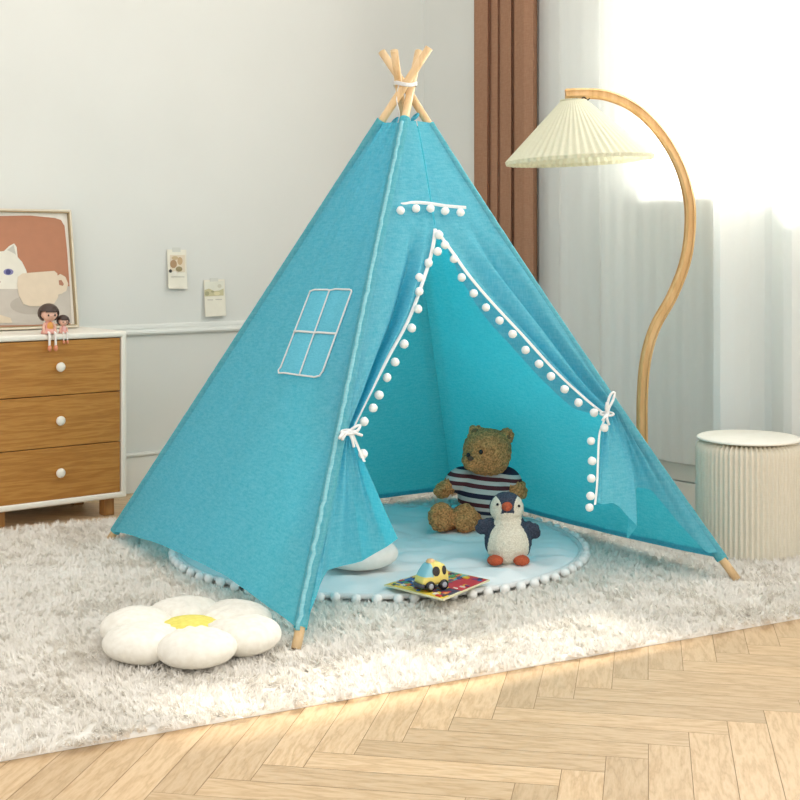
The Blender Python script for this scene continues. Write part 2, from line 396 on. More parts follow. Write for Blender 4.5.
# rope lashing at the crossing
cen = (XA+XB+XC+XD)/4
rp = []
for i in range(70):
    q = i/69*2*PI*3.5; rp.append(cen+V((math.cos(q)*.036, math.sin(q)*.060-.005, .006*math.sin(q*2+1)+(i/69-.5)*.012)))
obj('rope_lashing', *tube(rp, .0030, 6), M['tape'], tent)
obj('rope_tail', *tube(smooth_path([cen+V((-.02, -.045, 0)), cen+V((-.028, -.05, -.05)), cen+V((-.018, -.045, -.10)), cen+V((-.026, -.04, -.13))], 14), .002, 6), M['tape'], tent)
ZTOP = 1.405; ZB = {'A': .056, 'B': .040, 'C': .045, 'D': .072}
def panel(k1, k2, sagin, hemup, seed, wr_=.004, zt=ZTOP):
    """cloth between two poles: u from k1 to k2, v from hem (0) to top (1)"""
    def f(u, v, inset=0.0):
        zb = lerp(ZB[k1], ZB[k2], u)+hemup*4*u*(1-u)
        z1 = lerp(ZB[k1], zt, v); z2 = lerp(ZB[k2], zt, v)
        p = lerp(pole(k1, z1), pole(k2, z2), u)
        p = p+V((0, 0, (hemup*4*u*(1-u))*(1-v)))
        out = (p-V((CT.x, CT.y, p.z))).normalized()
        e = 4*u*(1-u); a = -sagin*e*math.sin(PI*min(1, v*1.05+.02))
        fan = (noise.noise(V((u*7, v*.9, seed)))*1.6+noise.noise(V((u*17, v*1.6, seed+4)))*.8)
        a += wr_*fan*min(1, e*2.5)*(.6+.9*v)+wr_*.8*noise.noise(V((u*5+v*3, v*7, seed+9)))*min(1, e*3)
        uc = u if k1 == 'C' else (1-u if k2 == 'C' else 9)
        a -= .036*math.exp(-(uc/.05)**2)
        return p+out*(a+.012-inset)
    return f
pAB = panel('A', 'B', .020, .045, 1.3, .0065); pBC = panel('B', 'C', .012, .0, 5.1); pCD = panel('C', 'D', .014, -.018, 8.7)
def hem_strip(f, h=.014): return grid(lambda u, v: f(u, lerp(.0, h, v), .0025), 60, 2)
def sleeve(k, z0, z1, r=.0175, name='pole_sleeve', par=None):
    n = 60; path = [pole(k, lerp(z0, z1, i/n)) for i in range(n+1)]
    rr = [r+.0012*noise.noise(V((i*.9, 0, ord(k)))) for i in range(n+1)]
    return obj(name, *tube(path, rr, 14, cap=False), M['tent'], par or tent)
side = obj('side_panel', *grid(pAB, 110, 120), M['tent'], tent)
b1 = obj('back_panel', *grid(pBC, 90, 80), M['tent'], tent)
b2 = obj('back_panel', *grid(pCD, 90, 80), M['tent'], tent)
for f, pr in ((pBC, b1), (pCD, b2)): obj('hem', *hem_strip(f), M['tent'], pr)
sleeve('B', ZB['B'], ZTOP+.01); sleeve('D', ZB['D'], ZTOP); sleeve('A', ZB['A'], ZTOP+.012)
# raised seam beside the front pole
obj('seam_and_highlight', *tube([pole('A', lerp(ZB['A'], ZTOP, i/90))+V((-.006, -.0175, 0))+V((.0045*noise.noise(V((i*.7, 3, 3))), 0, 0)) for i in range(91)], .0062, 8), M['bind_highlight'], side)
obj('seam_and_highlight', *tube([pole('D', lerp(ZB['D'], ZTOP, i/60))+V((.0165, -.008, 0)) for i in range(61)], .0028, 6), M['bind_highlight'], tent)  # thin pale tube added as the backlit edge highlight along pole D
def proj(p): return CX+F*p.x/p.y, HY+F*(1-p.z)/p.y
def on(f, px, py, u=.5, v=.5):
    """(u,v) of the cloth point seen at a measured place"""
    for _ in range(30):
        a = proj(f(u, v)); e = 1e-3; bu = proj(f(u+e, v)); bv = proj(f(u, v+e))
        j = ((bu[0]-a[0])/e, (bv[0]-a[0])/e, (bu[1]-a[1])/e, (bv[1]-a[1])/e); det = j[0]*j[3]-j[1]*j[2]
        dx, dy = px-a[0], py-a[1]; u += .7*(dx*j[3]-j[1]*dy)/det; v += .7*(j[0]*dy-j[2]*dx)/det
    return u, v
def onp(f, px, py, lift): u, v = on(f, px, py); return f(u, v, -lift)
# sewn window on the side panel
def quad_px(a, b):      # a across 0..1, b down 0..1
    T = interp([(0, V((312, 291))), (.06, V((316, 289.6))), (.48, V((330, 289.6))), (.52, V((332.5, 290.8))), (.58, V((335, 289))), (1, V((353, 289.6)))], a)
    Bm = interp([(0, V((280.5, 372))), (.5, V((301, 375))), (1, V((321.5, 377.5)))], a)
    p = lerp(T, Bm, b); return p
vs, fs = grid(lambda u, v: onp(pAB, *quad_px(u, v), .003+.004*(1-abs(2*((2*u) % 1)-1)**4)*(1-abs(2*((2*v) % 1)-1)**4)), 24, 28)
patch = obj('window_patch', vs, fs, M['patch'], side)
def line_px(fn, n, r, name, parent, lift=.0075):
    return obj(name, *tube([onp(pAB, *fn(i/n), lift) for i in range(n+1)], r, 7), M['tape'], parent)
bd = [quad_px(i/16, 0) for i in range(16)]+[V((352, 290.2)), V((352.4, 291.6))]+[quad_px(1, i/16) for i in range(1, 15)]+[V((323.8, 371)), V((320.6, 375.6)), V((315, 377))]+[quad_px(1-i/16, 1) for i in range(3, 15)]+[V((280.5, 373)), V((280.2, 370))]+[quad_px(0, 1-i/16) for i in range(1, 16)]
obj('window_binding', *tube([onp(pAB, p.x, p.y, .006) for p in bd], .0028, 7, closed=True), M['tape'], side)
line_px(lambda t: quad_px(.5, t), 20, .0026, 'window_bar', side); line_px(lambda t: quad_px(t, .5), 12, .0034, 'window_bar', side)
# front plane
APX = (pole('A', ZTOP)+pole('D', ZTOP))/2
NF = (FD-FA).cross(APX-FA).normalized()
if NF.y > 0: NF = -NF                                # NF faces the camera
FP0 = FA+NF*.012
def FPt(px, py, off=0.0): return RP(px, py, FP0+NF*off, NF)
def z_of(p): return p.z
# trim lines (measured along the door opening) kept as 3D curves
slit_top = FPt(416, 121); 
LT = [(416, 121), (421, 145), (427, 180), (433, 217), (435, 233), (430.5, 258), (421, 288), (408, 322), (389, 357), (371, 392), (358, 418), (351.5, 432)]
RT = [(417, 121), (422, 145), (428, 180), (434, 217), (437, 234), (450, 253), (467, 277), (490, 304), (520, 336), (552, 371), (582, 399), (603, 416)]
def edge3(tab, inw): return [FPt(x, y, -inw*sst(225, 330, y)*(1 if y > 225 else 0)) for x, y in tab]
LE = smooth_path(edge3(LT, .030), 66); RE = smooth_path(edge3(RT, .030), 66)
def flap_upper(edge, k, prof, nu=70, under=None):
    nv = len(edge)-1
    def f(u, v):
        E = edge[int(round(v*nv))]; A = pole(k, min(E.z, ZTOP))
        A = A+NF*.012
        side_ = (E-A).normalized(); p = lerp(A, E, u)
        amp = sst(.30, .62, v)
        c, d = prof(u, v)
        wr_ = .005*noise.noise(V((u*5, v*3, ord(k))))*min(1, 4*u*(1-u)*2)*sst(.02, .4, v)
        return p+NF*(d*amp+wr_)+side_*(c*amp*(E-A).length)
    return grid(f, nu, nv)
def profL(u, v):
    g_ = lambda c, w: math.exp(-((u-c)/w)**2)
    pinch = 1-.62*sst(.80, 1.0, v)
    d = .016*g_(.30, .20)-.050*g_(.58, .085)+.034*g_(.80, .09)+.010*g_(.44, .05)*sst(.6, .8, v)
    c = .10*g_(.55, .18)
    return c*pinch*min(1, 6*(1-u)), d*pinch*min(1, 6*(1-u))
def profR(u, v):
    g_ = lambda c, w: math.exp(-((u-c)/w)**2)
    pinch = 1-.60*sst(.80, 1.0, v)
    d = .018*math.sin(u*13.0+.6)+.012*math.sin(u*27+v*3)*sst(.5, .9, v)-.030*g_(.42, .07)+.012*g_(.86, .08)
    return 0, d*pinch*min(1, 5*u)*min(1, 7*(1-u))
def make_flap(edge, k, prof, under, bottom, tie_w, pom_tab, tape_extra, hang, pr):
    fl = thing_part = None
    up = flap_upper(edge, k, prof)
    parts = [up]
    nv = len(edge)-1
    if under:      # cloth turned under beyond the trim
        uw, ud = under
        def f2(u, v):
            i = int(round(v*nv)); E = edge[i]; s = sst(.42, .70, v)*(1-sst(.90, 1.0, v))
            A = pole(k, E.z); dr = (E-A).normalized()
            return E+dr*u*uw*s-NF*(u*ud*s+.003)-V((0, 0, uw*.6*u*s))
        parts.append(grid(f2, 6, nv))
    # hanging part below the tie
    T = edge[-1]; zt = T.z
    A0 = pole(k, zt)+NF*.012
    bp = [FPt(x, y, o) for (_, x, y, o) in bottom]; bu = [b[0] for b in bottom]
    bowf = hang
    def f3(u, v):
        top = lerp(T, A0, u)+NF*(.006*math.sin(u*40))
        # bottom hem position
        for i in range(len(bu)-1):
            if u <= bu[i+1] or i == len(bu)-2:
                B = lerp(bp[i], bp[i+1], (u-bu[i])/(bu[i+1]-bu[i])); break
        pw = v**(1.0+.25*(1-u)) if k == 'A' else v
        p = lerp(top, B, v)
        e = math.sin(PI*v)
        p = p+NF*(.010*math.sin(u*26+1)*min(1, v*2)*(1-.4*v)*(1-u)**.3)+(V((0, 0, 1)).cross(NF))*bowf(u)*e
        if k == 'A': p = p-NF*.035*math.exp(-((u-.74)/.06)**2)*e*(1-v*.6)
        if u > .95: p = lerp(p, pole(k, p.z)+NF*.012, (u-.95)/.05*.9)
        return p
    parts.append(grid(f3, 80, 50))
    flap = obj('door_flap', *join(*parts), M['tent'], tent)
    # white tape along the edge
    i0 = int(nv*.36)
    tp = [e+NF*.008 for e in edge[i0:]]
    def tw(u, v):
        p = tp[int(round(v*(len(tp)-1)))]; A = pole(k, p.z); dr = A-p; dr = (dr-NF*dr.dot(NF)).normalized(); return p+dr*.013*(u-.2)+NF*.0015*math.sin(PI*u)
    obj('trim_tape', *grid(tw, 4, len(tp)-1), M['tape'], flap)
    if tape_extra:
        q = smooth_path([FPt(x, y, o) for x, y, o in tape_extra], 30)
        sd = V((0, 0, 1)).cross(NF)
        obj('trim_tape', *grid(lambda u, v: q[int(round(v*30))]+sd*.009*(u-.5)+NF*.003, 3, 30), M['tape'], flap)
    for x, y, o, r in pom_tab: pompom(FPt(x, y, o), r, flap)
    return flap
R0 = .0128
PL = [(439, 235, .016, R0), (445, 245, .012, R0), (437.5, 251.5, .014, R0), (428.3, 263, .002, R0), (419.3, 277.5, .014, R0), (419, 291.5, .006, R0), (418, 309, -.018, R0), (411.7, 328, -.022, R0), (404, 344, -.024, R0), (395, 362, -.026, R0), (387, 377.5, -.026, R0), (379, 395, -.026, R0), (373, 408, -.024, R0), (364, 421.5, -.020, R0), (363, 454, -.014, R0)]
PR_ = [(454, 259, -.004, R0), (461.6, 277.5, -.014, R0), (473.6, 293.4, -.022, R0), (486, 307.5, -.024, R0), (499.5, 320.5, -.024, R0), (512.5, 334, -.024, R0), (525.5, 350, -.024, R0), (539, 364, -.024, R0), (551, 376.3, -.024, R0), (564.5, 389.2, -.024, R0), (578.4, 402.6, -.024, R0), (594, 412.8, -.020, R0), (604.3, 427.8, .010, R0), (591, 441, -.010, R0), (592, 461, -.012, R0), (591.3, 478.5, -.012, R0), (590.5, 496, -.012, R0*.95), (589.5, 507.5, -.012, R0*.95)]
flL = make_flap(LE, 'A', profL, (.008, .03),
    [(0, 397, 539, .015), (.12, 388, 546, -.03), (.35, 362, 561, -.085), (.58, 328, 570, -.05), (.70, 320, 585, .010), (.80, 312, 608, .012), (.88, 305, 622, -.004), (1, 300, 625, 0)],
    .02, PL, [(352, 434, 0), (357, 446, -.004), (364, 462, -.008)], lambda u: -.004*(1-u), None)
flR = make_flap(RE, 'D', profR, (.016, .035),
    [(0, 594, 503, -.02), (.14, 603, 503.5, .008), (.26, 612, 503.5, -.008), (.36, 622, 508, .012), (.46, 637, 526, .018), (.53, 626, 540, -.035), (.60, 629, 515, -.06), (.66, 637, 487, -.07), (.74, 650, 490, -.055), (.84, 678, 521, -.03), (.93, 706, 552, -.008), (1, 718, 555, 0)],
    .02, PR_, [(604, 420, 0), (599, 434, -.002), (597.5, 460, -.006), (596.5, 485, -.008), (594.5, 505, -.01)], lambda u: .034*math.exp(-((u-.50)/.16)**2), None)
# tie bows
def bow_tie(c, pts_list, name='tie_bow'):
    parts = [ell(c, (.008, .008, .008), nu=10, nv=8)]
    for pts in pts_list:
        q = smooth_path(pts, 18); sd = NF
        parts.append(tube(q, .0042, 6))
    parts.append(tube([c+V((.020*math.cos(t), .012*math.sin(t), .004*math.sin(t))) for t in [i/20*2*PI for i in range(20)]], .0035, 6, closed=True))
    return obj(name, *join(*parts), M['tape'], tent)
cL = FPt(348.5, 432, .022)
bow_tie(cL, [[cL, FPt(343, 433, .035), FPt(339.5, 438, .04), FPt(342, 436, .03), cL], [cL, FPt(355, 427, .03), FPt(360, 425.5, .03), FPt(357, 431, .035), cL], [cL, FPt(345, 435, .03), FPt(342, 440, .03)], [cL, FPt(355, 433, .035), FPt(362, 435.5, .03)], [cL, FPt(352, 439, .03), FPt(354, 447, .02)]])
cR = FPt(607, 414, .025)
bow_tie(cR, [[cR, FPt(608, 402, .03), FPt(611, 394, .03), FPt(614.5, 393, .03), FPt(613, 400, .03), FPt(609, 408, .03), cR], [cR, FPt(607, 419, .035), FPt(609, 425, .03)], [cR, FPt(604, 418, .035), FPt(602, 421, .03)], [cR, FPt(606, 408, .035), FPt(607, 403, .04), cR]])
# top fringe
q = smooth_path([FPt(x, y, .008) for x, y in ((394.5, 205), (404, 204), (415, 202.5), (430, 203.5), (447, 206), (466, 207.5))], 30)
ft = obj('fringe_tape', *grid(lambda u, v: q[int(round(v*30))]+V((0, 0, .010*(u-.5)))+NF*.002*math.sin(PI*u), 4, 30), M['tape'], tent)
for x, y in ((400.5, 210.5), (416, 208.5), (430.5, 208.5), (445, 211), (460.5, 212.5)): pompom(FPt(x, y, .016), R0, ft)
# small gathered cloth loops at the top
for (x, y) in ((395, 121), (415, 117)):
    c = P(x, y, 4.30); obj('top_loop', *tube([c+V((.010*math.cos(t), .012*math.sin(t), .010*math.sin(t+1))) for t in [i/16*2*PI for i in range(16)]], .0045, 7, closed=True), M['tent'], tent)
# ------------------------------------------------------------ round mat
MZ = .016
mt = thing('play_mat', (MATC.x, MATC.y, MZ), 'round pale blue padded floor mat edged with white pompoms under the tent', 'mat')
def matf(u, v):
    th = 2*PI*u
    if v < .86: r = MATR*(v/.86)**.9*.985; e = 0
    else: e = (v-.86)/.14; r = MATR*(.985+.015*math.sin(PI*e))
    x, y = math.cos(th)*r, math.sin(th)*r
    top = .026+.0075*noise.noise(V((x*4, y*4, 1)))+.006*noise.noise(V((x*9, y*9, 3)))+.003*noise.noise(V((x*22, y*16, 7)))-.010*max(0, .22-abs(noise.noise(V((x*4.5+y, y*5-x, 11)))))/.22+.006*math.sin(th*38+3*math.sin(th*5))*sst(.55, 1, r/MATR)
    rr = r/MATR; top *= 1-.35*sst(.88, 1, rr)
    z = top if v < .86 else lerp(top, 0.0, e)
    return V((MATC.x+x, MATC.y+y, MZ+z))
vs, fs = grid(matf, 140, 60, wrap=True)
obj('mat_pad', vs, fs, M['mat'], mt)
obj('mat_piping', *tube([MATC+V((math.cos(2*PI*i/120)*(MATR+.002), math.sin(2*PI*i/120)*(MATR+.002), MZ+.012)) for i in range(120)], .0085, 9, closed=True), M['tape'], mt)
npm = 76
for i in range(npm):
    th = 2*PI*(i+random.uniform(-.12, .12))/npm; rr = MATR+.019
    p = MATC+V((math.cos(th)*rr, math.sin(th)*rr, .026+random.uniform(-.003, .003)))
    pompom(p, .0145, mt)
MT = MZ+.026
# ------------------------------------------------------------ round pillow behind the left flap
pc = V((-.123, 4.03, MT-.002))
def pil(u, v):
    th = 2*PI*u; ph = PI*(v-.5); cr = math.cos(ph)
    r = .118*abs(cr)**.75; z = math.copysign(abs(math.sin(ph))**1.0, math.sin(ph))
    return pc+V((r*math.cos(th), r*math.sin(th)*.9, .045+z*.045+.003*noise.noise(V((th, ph*2, 2)))))
pl = obj('round_pillow', *[x for x in grid(pil, 48, 26, wrap=True)], M['pillow'], loc=pc)
tag(pl, 'plain white cushion lying on the mat behind the left tent flap', 'cushion')
# ------------------------------------------------------------ flower cushion
fc = G(190, 654); fc.z = .014
fl = thing('flower_cushion', fc, 'cream six-petal daisy floor cushion with yellow centre on the rug', 'cushion')
for k in range(6):
    a = math.radians(45+60*k); c = fc+V((math.cos(a)*.134, math.sin(a)*.134, .044)); Rm = Matrix.Rotation(a, 3, 'Z')
    def pf(u, v, c=c, Rm=Rm, k=k):
        th = 2*PI*u; ph = PI*(v-.5); cs = abs(math.cos(ph))**.8
        x = .100*cs*math.cos(th); y = .099*cs*math.sin(th); z = .044*math.sin(ph)
        s = sst(.03, -.09, x) if False else max(0, min(1, (.02-x)/.11))
        y *= 1-.42*s; z *= 1-.25*s
        pk = .0035*math.sin(y*210+k)*s*(1 if z > 0 else 0)
        z += pk+.003*noise.noise(V((x*18, y*18, k*3.)))
        return c+Rm@V((x, y, z))
    obj('petal', *grid(pf, 48, 28, wrap=True), M['petal'], fl)
obj('flower_centre', *ell(fc+V((0, 0, .040)), (.092, .092, .036), nu=36, nv=18), M['yellow'], fl)
# ------------------------------------------------------------ teddy bear
BY = 4.66
def bp_(px, py, dy=0): return P(px, py, BY+dy)
k_ = BY/F
bear = thing('teddy_bear', bp_(478, 531), 'brown curly plush teddy bear in a striped jumper sitting on the mat', 'teddy bear')
bear.location.z = MT
def rotz(a): return Matrix.Rotation(math.radians(a), 3, 'Z')
def roty(a): return Matrix.Rotation(math.radians(a), 3, 'Y')
parts = [ell(bp_(487, 452, -.02), (.084, .080, .081), e=.88), ell(bp_(474, 461, -.075), (.042, .045, .034)),
         ell(bp_(484, 496, .01), (.092, .075, .095)),
         ell(bp_(475.5, 432.5, -.005), (.027, .015, .028)), ell(bp_(507, 436, -.015), (.027, .015, .030)),
         ell(bp_(453, 483, -.01), (.066, .031, .028), roty(-38)), ell(bp_(444, 489, -.025), (.040, .030, .029), roty(-38)),
         ell(bp_(513, 483, -.01), (.062, .031, .028), roty(40)), ell(bp_(518, 490, -.025), (.038, .029, .028), roty(40))]
for (x, y, dx) in ((441, 517, 12), (465, 518, 6)):
    ft_ = bp_(x, y, -.13); parts.append(ell(ft_, (.045, .034, .050)))
    parts.append(tube([ft_+V((0, .01, -.006)), bp_(x+dx, y+1, -.02)+V((0, 0, -.012)), bp_(484 if dx < 10 else 474, 512, .03)+V((0, 0, -.02))], [.040, .042, .045], 16))
vs, fs = remesh(parts, .0050, 6); vs, fs = rough(vs, fs, .0065, 85)
body = obj('body', vs, fs, M['bear'], bear)
# ear inner, eyes, nose
for (x, y, dy) in ((481, 452, -.098), (468.3, 455, -.105)): obj('eye', *ell(bp_(x, y, dy), (.0075, .006, .0085), nu=14, nv=10), M['black'], bear)
obj('nose', *ell(bp_(470.5, 458.5, -.122), (.011, .008, .008), nu=14, nv=10), flatm('nose_brown', (.10, .05, .025)), bear)
for (x, y) in ((475.5, 433), (507, 437)): obj('inner_ear', *ell(bp_(x, y, -.022), (.016, .008, .016), nu=14, nv=10), flatm('ear_felt', (.20, .11, .04)), bear)
# jumper
jp = [ell(bp_(484.5, 494, .01), (.096, .085, .094), e=.92), ell(bp_(458, 479.5, -.005), (.058, .042, .039), roty(-38)), ell(bp_(509, 478.5, -.005), (.053, .041, .037), roty(40))]
vs, fs = remesh(jp, .0055, 5)
zc0, zc1 = bp_(480, 517).z, bp_(480, 463).z
M['knit'] = m = mat('striped_knit', (.8, .8, .8), .95)
tc = N(m, 'ShaderNodeTexCoord'); sp = N(m, 'ShaderNodeSeparateXYZ'); L(m, tc.outputs['Object'], sp.inputs[0])
ml = N(m, 'ShaderNodeMath', operation='MULTIPLY_ADD'); ml.inputs[1].default_value = 0.10; L(m, sp.outputs[0], ml.inputs[0]); L(m, sp.outputs[2], ml.inputs[2])
mr = N(m, 'ShaderNodeMapRange'); mr.inputs['From Min'].default_value = zc0-MT; mr.inputs['From Max'].default_value = zc1-MT; L(m, ml.outputs[0], mr.inputs[0])
W_, NV_, MR_ = (.66, .62, .57), (.022, .018, .045), (.110, .022, .028)
rr_ = ramp(m, mr.outputs[0], [(0, W_), (.10, NV_), (.17, W_), (.24, MR_), (.32, W_), (.40, NV_), (.49, W_), (.58, MR_), (.66, W_), (.73, MR_), (.80, W_), (.87, NV_)])
rr_.color_ramp.interpolation = 'CONSTANT'; L(m, rr_.outputs[0], m.node_tree.nodes['Principled BSDF'].inputs['Base Color'])
nz = noise_node(m, 330, 3); bump(m, nz.outputs[0], 1, .004)
# cut the jumper at the lower hem and neck
keep = []
for f in fs:
    c = sum((vs[i] for i in f), V((0, 0, 0)))/len(f)
    if c.z > zc0-.002: keep.append(f)
obj('jumper', vs, keep, M['knit'], bear)
# ------------------------------------------------------------ penguin
PY = 4.11
def pp(px, py, dy=0): return P(px, py, PY+dy)
pen = thing('toy_penguin', (pp(507, 565).x, PY, MT), 'small navy and cream plush penguin with orange beak standing on the mat', 'plush toy')
parts = [ell(pp(506.5, 508, 0), (.053, .050, .050)), ell(pp(508, 541, 0), (.073, .062, .074)), ell(pp(508, 527, 0), (.054, .050, .05))]
parts += [ell(pp(486, 526, .0), (.036, .014, .023), roty(-25)), ell(pp(481.5, 524.5, -.005), (.013, .012, .017)),
          ell(pp(530, 530, .0), (.036, .014, .025), roty(28)), ell(pp(534.5, 529, -.005), (.016, .013, .019))]
vs, fs = remesh(parts, .0022, 8)
cen_h, cen_b = pp(506.5, 508, 0), pp(508, 541, 0)
mi = []
for f in fs:
    c = sum((vs[i] for i in f), V((0, 0, 0)))/len(f); px, py = (c.x/k_, 0)
    X = c.x-cen_b.x; Z = c.z; fr_ = -(c.y-PY)      # front is towards the camera
    e_in = lambda cx_, cy_, rx, rz: math.hypot((c.x-pp(cx_, cy_).x)/rx, (Z-pp(cx_, cy_).z)/rz) < 1
    navy = not (fr_ > .006 and (e_in(492.5, 506, .025, .036) or e_in(520.5, 506, .024, .036) or e_in(507, 520, .041, .032) or e_in(507.5, 546, .063, .088)))
    # wings are navy
    if c.x < pp(487.5, 0).x and pp(0, 537).z < Z < pp(0, 517).z and abs(X) > .060: navy = True
    if c.x > pp(527.5, 0).x and pp(0, 541).z < Z < pp(0, 517).z: navy = True
    mi.append(0 if navy else 1)
vs, fs = rough(vs, fs, .0022, 110)
obj('body', vs, fs, None, pen, mats=[M['navy'], M['milk']], midx=mi)
obj('beak', *rough(*remesh([ell(pp(507, 506.5, -.052), (.017, .016, .014)), ell(pp(507, 508.5, -.068), (.009, .012, .009))], .0025, 3), .001, 120), M['orange'], pen)
for x, y in ((497.5, 504.5), (519, 506)): obj('eye', *ell(pp(x, y, -.046), (.0042, .004, .0045), nu=12, nv=8), M['black'], pen)
for x in (495, 521.5):
    c = pp(x, 561.5, -.048); c.z = MT+.013; obj('foot', *rough(*ell(c, (.025, .026, .0155), nu=30, nv=18), .0014, 120), M['orange'], pen)
# ------------------------------------------------------------ picture booklet
def mp(px, py, z): return G(px, py, z)
bz = MT+.006
bk = thing('picture_booklet', V((mp(440, 585, bz).x, mp(440, 585, bz).y, bz)), 'colourful open picture booklet lying on the mat under the toy car', 'book')
q4 = [mp(384, 586, bz), mp(443, 601, bz), mp(490, 581, bz), mp(437, 569.5, bz)]
def bl(a, b, h): return lerp(lerp(q4[0], q4[1], a), lerp(q4[3], q4[2], a), b)+V((0, 0, h))
def cell(a0, a1, b0, b1, h0, h1):
    return flatpoly([bl(a0, b0, h0), bl(a1, b0, h0), bl(a1, b1, h0), bl(a0, b1, h0)], V((0, 0, 1)), h1-h0)
obj('pages', *cell(0, 1, 0, 1, 0, .004), flatm('page_cream', (.72, .66, .42)), bk, smooth=False)
pc_ = {'yellow': (.80, .55, .05), 'red': (.55, .03, .04), 'green': (.10, .32, .12), 'blue': (.05, .13, .35), 'dark': (.07, .04, .08), 'orange': (.75, .25, .05), 'white': (.75, .72, .62), 'teal': (.12, .40, .40), 'violet': (.22, .06, .16)}
cells = [(.02, .98, .02, .16, 'yellow'), (.04, .50, .16, .44, 'blue'), (.50, .97, .16, .40, 'dark'), (.03, .30, .44, .70, 'violet'), (.30, .62, .44, .68, 'green'), (.62, .98, .40, .98, 'red'), (.05, .32, .70, .97, 'orange'), (.32, .62, .68, .97, 'teal')]
bits, mids, mlist = [], [], [flatm('ink_'+k2, v2, .45) for k2, v2 in pc_.items()]; keys = list(pc_)
for (a0, a1, b0, b1, kk) in cells:
    v_, f_ = cell(a0, a1, b0, b1, .004, .0045); bits.append((v_, f_)); mids += [keys.index(kk)]*len(f_)
for i in range(150):
    a0, b0 = random.uniform(.04, .9), random.uniform(.04, .9); s1, s2 = random.uniform(.03, .09), random.uniform(.02, .08)
    if a0 > .55 and b0 > .35 and random.random() < .7: continue
    v_, f_ = cell(a0, a0+s1, b0, b0+s2, .0045, .0048+i*.00002); bits.append((v_, f_)); mids += [random.randrange(len(keys))]*len(f_)
vs, fs = join(*bits); obj('printed_pictures', vs, fs, None, bk, smooth=False, mats=mlist, midx=mids)
# ------------------------------------------------------------ toy car
cz = bz+.0055
cc = mp(431.5, 588.5, cz); cc.z = cz
car = thing('toy_car', cc, 'little yellow toy car with pale blue windscreen parked on the picture booklet', 'toy car')
fa = math.radians(212); FX = V((math.cos(fa), math.sin(fa), 0)); FY = V((-FX.y, FX.x, 0))     # FX = nose direction
def cp(x, y, z): return cc+FX*x*.86+FY*y*.86+V((0, 0, z*.95))
# body: sections along its length
prof = [(-.050, .020, .040), (-.048, .016, .056), (-.040, .014, .070), (-.020, .013, .080), (.004, .013, .082), (.020, .013, .076), (.034, .014, .060), (.044, .016, .046), (.050, .020, .034)]
def carf(u, v):
    i = v*(len(prof)-1); a = min(int(i), len(prof)-2); t = i-a
    x, z0, z1 = [lerp(prof[a][q_], prof[a+1][q_], t) for q_ in range(3)]
    th = 2*PI*u; s = lambda q_: math.copysign(abs(q_)**.62, q_)
    hw = .034*(1-.30*abs(x/.052)**4); zc, hz = (z0+z1)/2, (z1-z0)/2
    zz = s(math.sin(th)); yy = s(math.cos(th))*hw*(1-.16*max(0, zz))
    return cp(x, yy, zc+hz*zz)
vs, fs = grid(carf, 200, 120, wrap=True); fs.append(tuple(range(200))[::-1]); fs.append(tuple(120*200+i for i in range(200)))
Y1, BL_, BK_ = flatm('car_yellow', (.80, .65, .17), .3), flatm('car_screen_blue', (.28, .55, .62), .2), flatm('car_glass_black', (.012, .008, .008), .15)
mi = []
for f in fs:
    c = sum((vs[i] for i in f), V((0, 0, 0)))/len(f)-cc; x, y, z = c.dot(FX), c.dot(FY), c.z
    k = 0
    if x > .012 and z > .040 and z > .040: k = 1
    mi.append(k)
obj('car_body', vs, fs, None, car, mats=[Y1, BL_], midx=mi)
def side_disc(poly, sgn, hw=.0335):
    pts = [cp(x, sgn*hw*(1-.16*max(0, (z-.046)/.035)), z) for x, z in poly]; return flatpoly(pts, FY*sgn, .0015)
def arc_poly(cx_, cz_, rx, rz, n=16): return [(cx_+rx*math.cos(2*PI*i/n), cz_+rz*math.sin(2*PI*i/n)) for i in range(n)]
for sg in (-1, 1):
    obj('side_window', *side_disc(arc_poly(.004, .057, .014, .014), sg, .0345), BK_, car, smooth=False)
    obj('side_window', *side_disc(arc_poly(-.028, .057, .008, .013), sg, .0330), BK_, car, smooth=False)
    for x in (-.026, .026):
        a = cp(x, sg*.022, .0152); b = cp(x, sg*.038, .0152)
        w_ = obj('wheel', *tube([a, lerp(a, b, .12), lerp(a, b, .85), b], [.0125, .0145, .0145, .0125], 24), M['black'], car)
        obj('hub_cap', *tube([b, b+FY*sg*.002], [.0085, .006], 16), flatm('hub_grey', (.35, .36, .40), .3), w_)
obj('roof_beacon', *join(lathe([(0, .088), (.008, .087), (.012, .083), (.013, .078)], cc+FX*.004-V((0, 0, .004)), 20)), flatm('beacon_peach', (.72, .45, .22), .3), car)
obj('bumper', *tube([cp(.046, -.028, .016), cp(.053, -.012, .016), cp(.053, .012, .016), cp(.046, .028, .016)], .006, 8), flatm('bumper_dark', (.06, .06, .08), .4), car)
